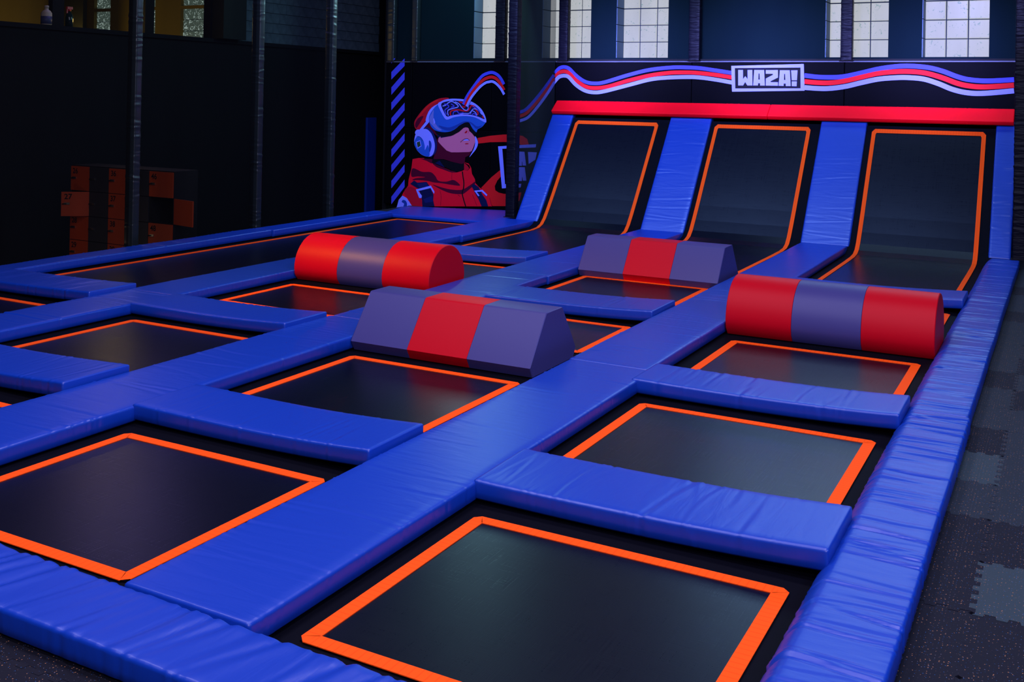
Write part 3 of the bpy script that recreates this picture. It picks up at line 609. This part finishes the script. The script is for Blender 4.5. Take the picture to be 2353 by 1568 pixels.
def pads(parent, xs_, zs_, y1=16.297):
    box('edge_light_strip', xs_[0] + .003, xs_[-1] - .003, -.006, .006, zs_[-1] - .014, zs_[-1] + .002, EDGELIT, parent)  # added strip, paints the window-lit line along the top edge
    for a, b in zip(xs_[:-1], xs_[1:]):
        for c, d in zip(zs_[:-1], zs_[1:]):
            box('wall_panel', a + .003, b - .003, 0, y1 - YW, c + .003, d - .002, PADB, parent, .008)
t = thing('wall_padding', 'black wall padding with blue diagonal stripes on a narrow column', 'wall padding', (0, YW, 0))
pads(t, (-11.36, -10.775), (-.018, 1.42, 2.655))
for p in COLUMN_STRIPES: print_poly('diagonal_stripe', 'blue', [p], t, -.002)
t = thing('wall_mural', 'printed wall padding with a person in red hood, headset and headphones looking up', 'mural', (0, YW, 0))
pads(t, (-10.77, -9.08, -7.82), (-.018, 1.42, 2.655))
draw(MURAL, t)
t = thing('wall_padding', 'black wall padding with three wavy stripes and the framed sign above the ramps', 'wall padding', (0, YW, 0))
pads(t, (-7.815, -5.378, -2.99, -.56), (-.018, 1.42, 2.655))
draw(WAVES, t)
fr = print_poly('sign_panel', 'black', [SIGN_FRAME[0]], t, -.005)
print_poly('sign_frame', 'lav', SIGN_FRAME, t, -.006)
for lp_ in SIGN_LETTERS: print_poly('sign_letter', 'lav', lp_, t, -.006)

# ------------------------------------------------------------------ trampolines
def tape_strip(parent, a, b, w, ia, ib, z=.0035):
    """flat strip from a to b (outer edge), width w to the left side, mitred ends; local x along it"""
    A, B = Vector(a), Vector(b); d = (B - A); L = d.length; d.normalize(); n = Vector((-d.y, d.x))
    V = [(0, 0, 0), (L, 0, 0), (L - ib * w, w, 0), (ia * w, w, 0)]
    V = [(x, y, 0) for x, y, _ in V] + [(x, y, z) for x, y, _ in V]
    o = mesh_obj('tape_strip', V, box_vf(0, 1, 0, 1, 0, 1)[1], TAPE, parent, loc=(A.x, A.y, .001))
    o.rotation_euler.z = math.atan2(d.y, d.x)
    return o
TW = .066
def trampoline(x0, x1, y0, y1, sk, label, w=TW):
    cx, cy = (x0 + x1) / 2, (y0 + y1) / 2
    t = thing('trampoline', label, 'trampoline', (cx, cy, 0), 'sunken trampolines of the court')
    hx, hy = (x1 - x0) / 2, (y1 - y0) / 2
    boxes('spring_cover', [(sk[0] - cx, sk[1] - cx, sk[2] - cy, sk[3] - cy, -.018, -.006)], SKIRT, t)
    boxes('jump_mat', [(-hx + .01, hx - .01, -hy + .01, hy - .01, -.0055, .001)], MESH, t)
    c = .03
    tape_strip(t, (-hx + c, -hy), (hx - c, -hy), w, .5, .5); tape_strip(t, (hx, -hy + c), (hx, hy - c), w, .5, .5)
    tape_strip(t, (hx - c, hy), (-hx + c, hy), w, .5, .5); tape_strip(t, (-hx, hy - c), (-hx, -hy + c), w, .5, .5)
    for sx, sy in ((-1, -1), (1, -1), (1, 1), (-1, 1)):
        V = [(sx * (hx - c), sy * hy), (sx * hx, sy * (hy - c)), (sx * (hx - w), sy * (hy - c - w * .5)), (sx * (hx - w), sy * (hy - w)), (sx * (hx - c - w * .5), sy * (hy - w))]
        if sx * sy < 0: V = V[::-1]
        mesh_obj('tape_corner', [(x, y, .0046) for x, y in V], [tuple(range(5))], TAPE, t)
    return t
CX = {'R': (-2.47, -.98), 'M': (-4.83, -3.36), 'L': (-7.20, -5.72), 'T': (-9.65, -8.17)}
SKX = {'R': (-2.9, -.7), 'M': (-5.25, -2.91), 'L': (-7.64, -5.26), 'T': (-9.9, -7.65)}
NC = {'R': 'right column', 'M': 'middle column', 'L': 'left column', 'T': 'far left column'}
RY = {1: (3.01, 4.33), 2: (5.2, 6.49), 3: (7.3, 8.6), 4: (9.52, 10.83)}
SKY = {1: (2.7, 4.75), 2: (4.76, 6.88), 3: (6.89, 9.05), 4: (9.06, 11.2)}
ROWN = {1: 'front black trampoline mat with orange border, %s', 2: 'second black trampoline mat from the front, orange border, %s', 3: 'third black trampoline mat from the front, orange border, %s', 4: 'fourth black trampoline mat from the front, orange border, %s'}
for c in 'RML':
    for r in (1, 2, 3, 4):
        y0, y1 = RY[r]
        if r == 3 and c != 'R': y0 = 7.5
        trampoline(*CX[c], y0, y1, (*SKX[c], *SKY[r]), ROWN[r] % NC[c])
trampoline(*CX['T'], 5.2, 6.5, (*SKX['T'], 4.76, 6.88), 'short black trampoline mat in front of the tumble track at the left edge')
trampoline(*CX['T'], 7.33, 14.10, (*SKX['T'], 6.89, 14.145), 'long black tumble track mat with orange border beside the dark wall')

PATH = [(11.0, 0), (13.6, 0), (14.1, .004), (14.3, .02), (14.42, .06), (14.52, .14), (14.64, .28), (14.80, .48)]
for k in range(1, 7): PATH.append((14.80 + .945 * k / 6, .48 + 1.2326 * k / 6))
def path_strip(name, x0, x1, y_from, y_to, off, mat, parent, ox, oy, thick=.003):
    pts = [Vector(p) for p in PATH]; out = []
    for i, p in enumerate(pts):
        a = pts[max(i - 1, 0)]; b = pts[min(i + 1, len(pts) - 1)]; t = (b - a).normalized(); n = Vector((-t.y, t.x))
        out.append((p, n))
    def at(y):
        for (p, n), (q, m) in zip(out[:-1], out[1:]):
            if p.x <= y <= q.x + 1e-6:
                f = (y - p.x) / (q.x - p.x); return p.lerp(q, f), n.lerp(m, f)
        return out[-1]
    seq = [at(y_from)] + [o for o in out if y_from + .01 < o[0].x < y_to - .01] + [at(y_to)]
    V, Fc = [], []
    for p, n in seq:
        for dd in (off, off - thick):
            q = p + n * dd
            V += [(x0 - ox, q.x - oy, q.y), (x1 - ox, q.x - oy, q.y)]
    for i in range(len(seq) - 1):
        a = 4 * i; b = a + 4
        Fc += [(a, a + 1, b + 1, b), (a + 2, b + 2, b + 3, a + 3), (a, b, b + 2, a + 2), (a + 1, a + 3, b + 3, b + 1)]
    e = 4 * (len(seq) - 1)
    Fc += [(0, 2, 3, 1), (e, e + 1, e + 3, e + 2)]
    return mesh_obj(name, V, Fc, mat, parent)
RW = .054
RAMPX = {'L': (-7.27, -5.57, -7.20, -5.75), 'M': (-4.90, -3.23, -4.83, -3.37), 'R': (-2.58, -.88, -2.50, -1.0)}
RLAB = {'L': 'leftmost black wall trampoline sloping up to the red pad', 'M': 'middle black wall trampoline sloping up to the red pad', 'R': 'rightmost black wall trampoline sloping up to the red pad'}
for c in 'LMR':
    a, b, tx0, tx1 = RAMPX[c]; ox, oy = (a + b) / 2, 13.0
    t = thing('ramp_trampoline', RLAB[c], 'trampoline', (ox, oy, 0), 'sloping wall trampolines')
    path_strip('spring_cover', a - .12, b + .12, 11.22, 15.74, -.006, SKIRT, t, ox, oy, .01)
    path_strip('jump_mat', tx0 + .01, tx1 - .01, 11.3, 15.70, .0, MESH, t, ox, oy, .004)
    path_strip('tape_strip', tx0, tx0 + RW, 11.3, 15.642, .006, TAPE, t, ox, oy)
    path_strip('tape_strip', tx1 - RW, tx1, 11.3, 15.642, .006, TAPE, t, ox, oy)
    path_strip('tape_strip', tx0 + .04, tx1 - .04, 15.658, 15.70, .006, TAPE, t, ox, oy)
    dirs = Vector((.92, 1.2)).normalized(); nrm = Vector((-dirs.y, dirs.x))
    for s_, xe in ((1, tx0), (-1, tx1)):
        V = []
        for dx, y in ((0, 15.64), (RW, 15.64), (RW + .012, 15.658), (RW + .012, 15.70), (.04, 15.70), (0, 15.668)):
            z = .48 + (y - 14.80) * 1.2 / .92; q = Vector((y, z)) + nrm * .0068
            V.append((xe + s_ * dx - ox, q.x - oy, q.y))
        mesh_obj('tape_corner', V if s_ > 0 else V[::-1], [tuple(range(6))], TAPE, t)

# ------------------------------------------------------------------ blue pads
def pad_geom(L, W, H, seed, nwr=0, amp=.003, r=.016, chamf=0.0, sag=(0, 0, 0), ripple=0.0, step=.012, shape=None, side_n=14, wmin=.005, wmax=.014, slant=0.0, reach=.7):
    rng = np.random.default_rng(seed)
    sec = [(.012, 0, -1, 0, 0), (0, .012, -1, 0, .6), (0, (H - r) * .5, -1, 0, 1), (0, H - r, -1, 0, 1)]
    for k in range(1, 4):
        a = math.pi / 2 * k / 3; sec.append((r - r * math.cos(a), H - r + r * math.sin(a), -math.cos(a), math.sin(a), 1))
    rr = max(r, chamf); nt_ = 12
    for k in range(1, nt_): sec.append((r + (W - r - rr) * k / nt_, H, 0, 1, 1))
    if chamf:
        for k in range(0, 6):
            a = k / 5; zc = H - .012 - (H - .03) * (a ** 1.5); 
            sec.append((W - rr + rr * a, H - (H - .02) * a ** 1.8, .6 * a, 1 - .4 * a, 1))
        sec.append((W, .012, 1, 0, .3))
    else:
        for k in range(0, 4):
            a = math.pi / 2 * k / 3; sec.append((W - r + r * math.sin(a), H - r + r * math.cos(a), math.sin(a), math.cos(a), 1))
        sec += [(W, (H - r) * .5, 1, 0, 1), (W, .012, 1, 0, .6)]
    sec += [(W - .012, 0, 1, 0, 0)]
    sec = np.array(sec); ns = len(sec)
    n = max(8, int(L / step)); t = np.linspace(.0, L, n + 1)
    t = np.concatenate([[0, .0], t[1:-1], [L, L]]); e = r * .7
    t[1] = e * .3; t[-2] = L - e * .3
    ins = np.zeros(len(t)); ins[0] = e; ins[1] = e * .3; ins[-1] = e; ins[-2] = e * .3
    u, z, nu, nz, wt = sec.T
    uc = u - W / 2
    U = np.repeat(u[None, :], len(t), 0); Z = np.repeat(z[None, :], len(t), 0); T = np.repeat(t[:, None], ns, 1)
    U = W / 2 + np.sign(uc)[None, :] * np.maximum(np.abs(uc)[None, :] - ins[:, None], .005)
    Z = np.minimum(Z, H - ins[:, None])
    D = np.zeros_like(Z)
    fade = np.clip(np.minimum(t, L - t) / .08, 0, 1)[:, None]
    for _ in range(nwr):
        tc = rng.uniform(0, L); sl = rng.normal(slant, .09); cv = rng.normal(0, .22); a = amp * rng.uniform(.2, 1); w = rng.uniform(wmin, wmax)
        c0 = rng.choice([-.5, .5, .5, 0]) * W; cw = W * rng.uniform(.3, 1.0) * reach / .7
        s = T - tc - sl * uc[None, :] - cv * uc[None, :] ** 2
        g = np.exp(-((uc[None, :] - c0) / cw) ** 2)
        D += a * g * (-np.exp(-(s / w) ** 2) + .55 * np.exp(-((s - 2.2 * w) / (2.0 * w)) ** 2))
    for _ in range(int(L * side_n)):
        tc = rng.uniform(0, L); a = .0034 * rng.uniform(.2, 1); w = rng.uniform(.006, .012); sd = rng.choice([-1, 1]); sl = rng.normal(0, .35)
        s = T - tc - sl * (z[None, :] - H)
        g = np.where(np.sign(uc) == sd, np.exp(-((np.abs(uc) - W / 2) / .035) ** 2), 0)[None, :]
        D += a * g * (np.exp(-(s / w) ** 2) - .6 * np.exp(-((s - 1.6 * w) / w) ** 2))
    D *= wt[None, :] * fade
    ph = rng.uniform(0, 6.28, 4)
    low = ripple * (np.sin(T * 2.1 + ph[0]) + .6 * np.sin(T * 4.7 + ph[1] + 2 * uc[None, :])) * (z[None, :] / H)
    edge = .5 * ripple * np.sin(T * 3.3 + ph[2]) * np.sign(uc)[None, :]
    U = U + nu[None, :] * D + edge * fade; Z = Z + nz[None, :] * D + low * fade
    a, m, b = sag; q = T / L
    Z += a * (1 - q) ** 3 + b * q ** 3 + m * (4 * q * (1 - q))
    V = np.stack([T, U, Z], -1)
    if shape: V = shape(V)
    m_ = len(t)
    Fc = [(i * ns + j, (i + 1) * ns + j, (i + 1) * ns + (j + 1) % ns, i * ns + (j + 1) % ns) for i in range(m_ - 1) for j in range(ns)]
    Fc = [f[::-1] for f in Fc]
    Fc.append(tuple(range(ns))[::1]); Fc.append(tuple((m_ - 1) * ns + j for j in range(ns))[::-1])
    return V.reshape(-1, 3), Fc
def fix_normals(o):
    import bmesh
    b = bmesh.new(); b.from_mesh(o.data); bmesh.ops.recalc_face_normals(b, faces=b.faces); b.to_mesh(o.data); b.free()
def place(o, org, ex, ey, ez):
    o.matrix_world = Matrix(((ex[0], ey[0], ez[0], org[0]), (ex[1], ey[1], ez[1], org[1]), (ex[2], ey[2], ez[2], org[2]), (0, 0, 0, 1)))
GP = 'blue pads covering the court frame'
def pad_y(x0, x1, y0, y1, label, seed, z=.004, H=.098, mat=None, group=GP, name='frame_pad', **kw):
    v, f = pad_geom(y1 - y0, x1 - x0, H, seed, **kw)
    o = mesh_obj(name, v, f, mat or BLUE, None, True); fix_normals(o)
    place(o, (x1, y0, z), (0, 1, 0), (-1, 0, 0), (0, 0, 1))
    return tag(o, label, 'pad', group)
def pad_x(x0, x1, y0, y1, label, seed, z=.004, H=.098, mat=None, group=GP, name='frame_pad', **kw):
    v, f = pad_geom(x1 - x0, y1 - y0, H, seed, **kw)
    o = mesh_obj(name, v, f, mat or BLUE, None, True); fix_normals(o)
    place(o, (x0, y0, z), (1, 0, 0), (0, 1, 0), (0, 0, 1))
    return tag(o, label, 'pad', group)
# front edge and right edge
pad_x(-7.2, -.50, 2.49, 2.845, 'long blue pad along the front edge of the court, near the camera', 1, nwr=135, amp=.0062, ripple=.002, wmin=.010, wmax=.022, slant=.32, reach=1.15)
pad_y(-.905, -.505, 2.86, 6.945, 'wrinkled blue pad along the right edge, nearer half', 2, nwr=62, amp=.0075, chamf=.085, ripple=.0025, reach=1.0, step=.009)
pad_y(-.905, -.515, 6.955, 14.38, 'wrinkled blue pad along the right edge, farther half', 3, nwr=130, amp=.0065, chamf=.085, ripple=.003, reach=1.0, step=.010)
# long pads between the columns
pad_y(-3.20, -2.56, 2.86, 6.945, 'wide blue pad between middle and right columns, near half', 4, nwr=26, amp=.003, ripple=.001, side_n=20)
pad_y(-3.215, -2.60, 6.955, 14.49, 'wide blue pad between middle and right columns, far half', 5, nwr=60, amp=.0032, ripple=.002)
pad_y(-5.60, -4.95, 2.86, 7.2, 'wide blue pad between left and middle columns, nearest section', 6, nwr=26, amp=.003, ripple=.0015, side_n=24)
pad_y(-5.58, -4.92, 7.21, 10.05, 'wide blue pad between left and middle columns, central section', 7, nwr=20, amp=.003, ripple=.0015)
pad_y(-5.58, -4.90, 10.06, 14.49, 'wide blue pad between left and middle columns, section by the wall ramps', 8, nwr=20, amp=.003, ripple=.0015)
pad_y(-7.96, -7.365, 4.0, 7.1, 'blue pad between far left and left columns, nearest section', 9, nwr=26, amp=.005, ripple=.002, side_n=22)
pad_y(-7.955, -7.365, 7.11, 12.3, 'blue pad between far left and left columns, central section', 10, nwr=14, amp=.003, ripple=.0015, side_n=20)
pad_y(-7.955, -7.33, 12.31, 14.49, 'blue pad between far left and left columns, section by the ramp', 11, nwr=8, amp=.003, ripple=.001)
pad_y(-10.14, -9.80, 7.22, 11.25, 'blue pad along the left edge of the court, nearer half', 12, nwr=46, amp=.005, ripple=.002, side_n=22)
pad_y(-10.13, -9.77, 11.26, 14.15, 'blue pad along the left edge of the court, farther half', 13, nwr=12, amp=.004, ripple=.001)
# cross pads
def cross(x0, x1, y0, y1, label, seed, nwr=18, amp=.005, sag=(-.012, -.014, .018), **kw):
    return pad_x(x0, x1, y0, y1, label, seed, z=.026, nwr=nwr, amp=amp, sag=sag, ripple=.0015, **kw)
cross(-2.575, -.86, 4.47, 5.02, 'blue cross pad behind the front mat of the right column', 20, 14)
cross(-2.60, -.875, 6.64, 7.13, 'blue cross pad between second and third mats, right column', 21, 16)
cross(-2.60, -.875, 10.93, 11.47, 'blue cross pad at the foot of the rightmost wall trampoline', 22, 10, .003)
cross(-4.97, -3.215, 4.48, 5.01, 'blue cross pad behind the front mat of the middle column', 23, 14, .003)
cross(-4.94, -3.225, 8.72, 9.33, 'blue cross pad between third and fourth mats, middle column', 24, 20)
cross(-7.375, -5.615, 4.50, 5.04, 'blue cross pad behind the front mat of the left column', 25, 14, .004)
cross(-7.375, -5.595, 6.60, 7.15, 'blue cross pad between second and third mats, left column', 26, 12, .004)
cross(-7.375, -5.595, 10.86, 11.45, 'blue cross pad at the foot of the leftmost wall trampoline', 27, 14, .004)
cross(-10.15, -7.965, 6.65, 7.21, 'blue cross pad at the near end of the tumble track', 28, 22, .006)
def back_shape(V):
    q = V[..., 1] / 1.89                                   # 0 front .. 1 back
    left = 1 - V[..., 0] / 2.2
    V = V.copy()
    V[..., 0] -= q * np.clip(left, 0, 1) * .80
    V[..., 2] -= .09 * q * np.clip(left, 0, 1)
    V[..., 1] += .0
    return V
pad_x(-10.02, -7.97, 14.16, 16.05, 'large blue pad on the floor below the headset mural', 14, z=.004, H=.06, nwr=6, amp=.002, ripple=.001, shape=back_shape)

# pads up the wall ramps
sl = Vector((.92, 1.2)).normalized(); cs, sn = sl
def ramp_pad(x0, x1, label, seed):
    v, f = pad_geom(2.17, x1 - x0, .11, seed, nwr=22, amp=.003, r=.02, ripple=.001, side_n=10)
    o = mesh_obj('ramp_pad', v, f, BLUE, None, True); fix_normals(o)
    y0 = 14.545; z0 = .02
    place(o, (x1, y0 + .005, z0 + .005), (0, cs, sn), (-1, 0, 0), (0, -sn, cs))
    return tag(o, label, 'pad', 'blue pads between the wall ramps')
ramp_pad(-7.66, -7.27, 'narrow blue ramp pad left of the leftmost wall trampoline', 50)
ramp_pad(-5.57, -4.90, 'blue ramp pad between leftmost and middle wall trampolines', 51)
ramp_pad(-3.23, -2.58, 'blue ramp pad between middle and rightmost wall trampolines', 52)
ramp_pad(-.88, -.62, 'narrow blue ramp pad right of the rightmost wall trampoline', 53)
def top_pad(x0, x1, label, seed):
    v, f = pad_geom(x1 - x0, .29, .08, seed, nwr=30, amp=.002, r=.014, ripple=.0012, side_n=8)
    o = mesh_obj('top_pad', v, f, REDV, None, True); fix_normals(o)
    d = Vector((.30, .235)).normalized()
    place(o, (x0, 15.71, 1.745), (1, 0, 0), (0, d.x, d.y), (0, -d.y, d.x))
    return tag(o, label, 'pad', 'red pads along the top of the ramps')
top_pad(-7.65, -4.025, 'long bright red pad atop the ramps, left half', 60)
top_pad(-4.02, -.66, 'long bright red pad atop the ramps, right half', 61)

# ------------------------------------------------------------------ foam blocks
def foam(label, x0, x1, y0, prof, colors, cat='foam block'):
    t = thing('foam_block', label, cat, (x0, y0, .0), 'soft foam obstacles on the court')
    L = (x1 - x0) / 3; n = len(prof)
    cyp = sum(p[0] for p in prof) / n; czp = sum(p[1] for p in prof) / n
    for k, c in enumerate(colors):
        e0 = .006 if k == 0 else .0025; e1 = .006 if k == 2 else .0025
        rings = [(k * L + .0006, e0), (k * L + e0, 0), ((k + 1) * L - e1, 0), ((k + 1) * L - .0006, e1)]
        V, Fc = [], []
        for x, ins in rings:
            for y, z in prof:
                dy, dz = y - cyp, z - czp; l = math.hypot(dy, dz); s = (l - ins) / l
                V.append((x, cyp + dy * s, max(czp + dz * s, 0.001)))
        for i in range(3):
            for j in range(n): Fc.append((i * n + j, (i + 1) * n + j, (i + 1) * n + (j + 1) % n, i * n + (j + 1) % n))
        Fc.append(tuple(range(n))); Fc.append(tuple(3 * n + j for j in range(n))[::-1])
        o = mesh_obj('foam_segment', V, Fc, c, t, True); fix_normals(o)
        o['label'] = 'red vinyl segment' if c is FRED else 'grey vinyl segment'
        me = o.data
        me.set_sharp_from_angle(angle=math.radians(38))
    return t
def trap(wb, wt, h, hb, r=.016):
    pts = [(.04, 0), (-.004, hb), ((wb - wt) / 2, h), ((wb + wt) / 2, h), (wb + .004, hb), (wb - .04, 0)]
    out = [pts[0], pts[1]]
    for i in (2, 3):
        p = Vector(pts[i]); a = (Vector(pts[i - 1]) - p).normalized() * r; b = (Vector(pts[i + 1]) - p).normalized() * r
        out += [tuple(p + a), tuple(p + a * .35 + b * .2), tuple(p + a * .2 + b * .35), tuple(p + b)]
    return out + [pts[4], pts[5]]
def half(w, h, n=22):
    out = [(.06, 0), (.012, .06)]; r = w / 2; z0 = h - r
    for i in range(n + 1):
        a = math.pi * (1 - i / n); out.append((r + r * math.cos(a), z0 + r * math.sin(a)))
    return out + [(w - .012, .06), (w - .06, 0)]
foam('grey and red trapezoid foam beam nearest the camera, middle column', -4.945, -3.36, 6.62, trap(.77, .275, .43, .075), (GREY, FRED, GREY))
foam('grey and red trapezoid foam beam in front of the middle wall trampoline', -4.89, -3.26, 10.78, trap(.77, .275, .43, .075), (GREY, FRED, GREY))
foam('red and grey half-round foam beam beside the right edge pad', -2.585, -.905, 8.78, half(.70, .475), (FRED, GREY, FRED))
foam('red and grey half-round foam beam in the left column', -7.35, -5.625, 8.80, half(.70, .475), (FRED, GREY, FRED))

# ------------------------------------------------------------------ rubber floor tiles with toothed seams
TS = .527
def tile_mesh(mat):
    n = 12; pts = []
    def edge(a, b, sgn):
        A, B = Vector(a), Vector(b); d = B - A; nn = Vector((d.y, -d.x)).normalized()
        res = []
        for i in range(n):
            s0, s1 = (i + .0) / n, (i + 1.0) / n
            o = (.013 if i % 2 == 0 else -.013) * sgn
            res += [A + d * s0 + nn * o + d * .004, A + d * s1 + nn * o - d * .004]
        return res
    h = TS
    P_ = edge((0, 0), (h, 0), 1) + edge((h, 0), (h, h), 1) + edge((h, h), (0, h), 1) + edge((0, h), (0, 0), 1)
    V = [(p.x, p.y, 0) for p in P_] + [(p.x, p.y, -.012) for p in P_]
    k = len(P_); Fc = [tuple(range(k))] + [(i, k + i, k + (i + 1) % k, (i + 1) % k) for i in range(k)]
    me = bpy.data.meshes.new('rubber_tile'); me.from_pydata(V, [], Fc); me.materials.append(mat); me.validate(); return me
TMD, TMM, TML = tile_mesh(RUBD), tile_mesh(RUBM), tile_mesh(RUBL)
frng = random.Random(5)
X0, Y0 = -.315, 4.52
light = {(0, 0), (-1, 3), (-1, 4), (0, 7), (0, 1)}
light = {(0, 0), (-1, 3)}
midt = {(-1, 2), (0, 2), (-1, 5), (-1, 6), (-1, 8), (0, 4), (0, 5), (-1, 9), (0, 3), (-1, 10)}
for j in range(-6, 22):
    for i in range(-1, 4):
        if i == -1 and j < -4 : pass
        me = TML if (i, j) in light else TMM if (i, j) in midt or (j > 6 and frng.random() < .5) else TMD
        o = bpy.data.objects.new('rubber_tile', me); COL.objects.link(o); o.parent = floor
        o.location = (X0 + i * TS - (-2.375), Y0 + j * TS - 5.225, -.006 + .12 + frng.uniform(-.0012, .0012))
for i in range(-10, -1):
    for j in range(-6, -3):
        o = bpy.data.objects.new('rubber_tile', TMD); COL.objects.link(o); o.parent = floor
        o.location = (X0 + i * TS - (-2.375), Y0 + j * TS - 5.225, -.006 + .12 + frng.uniform(-.0012, .0012))
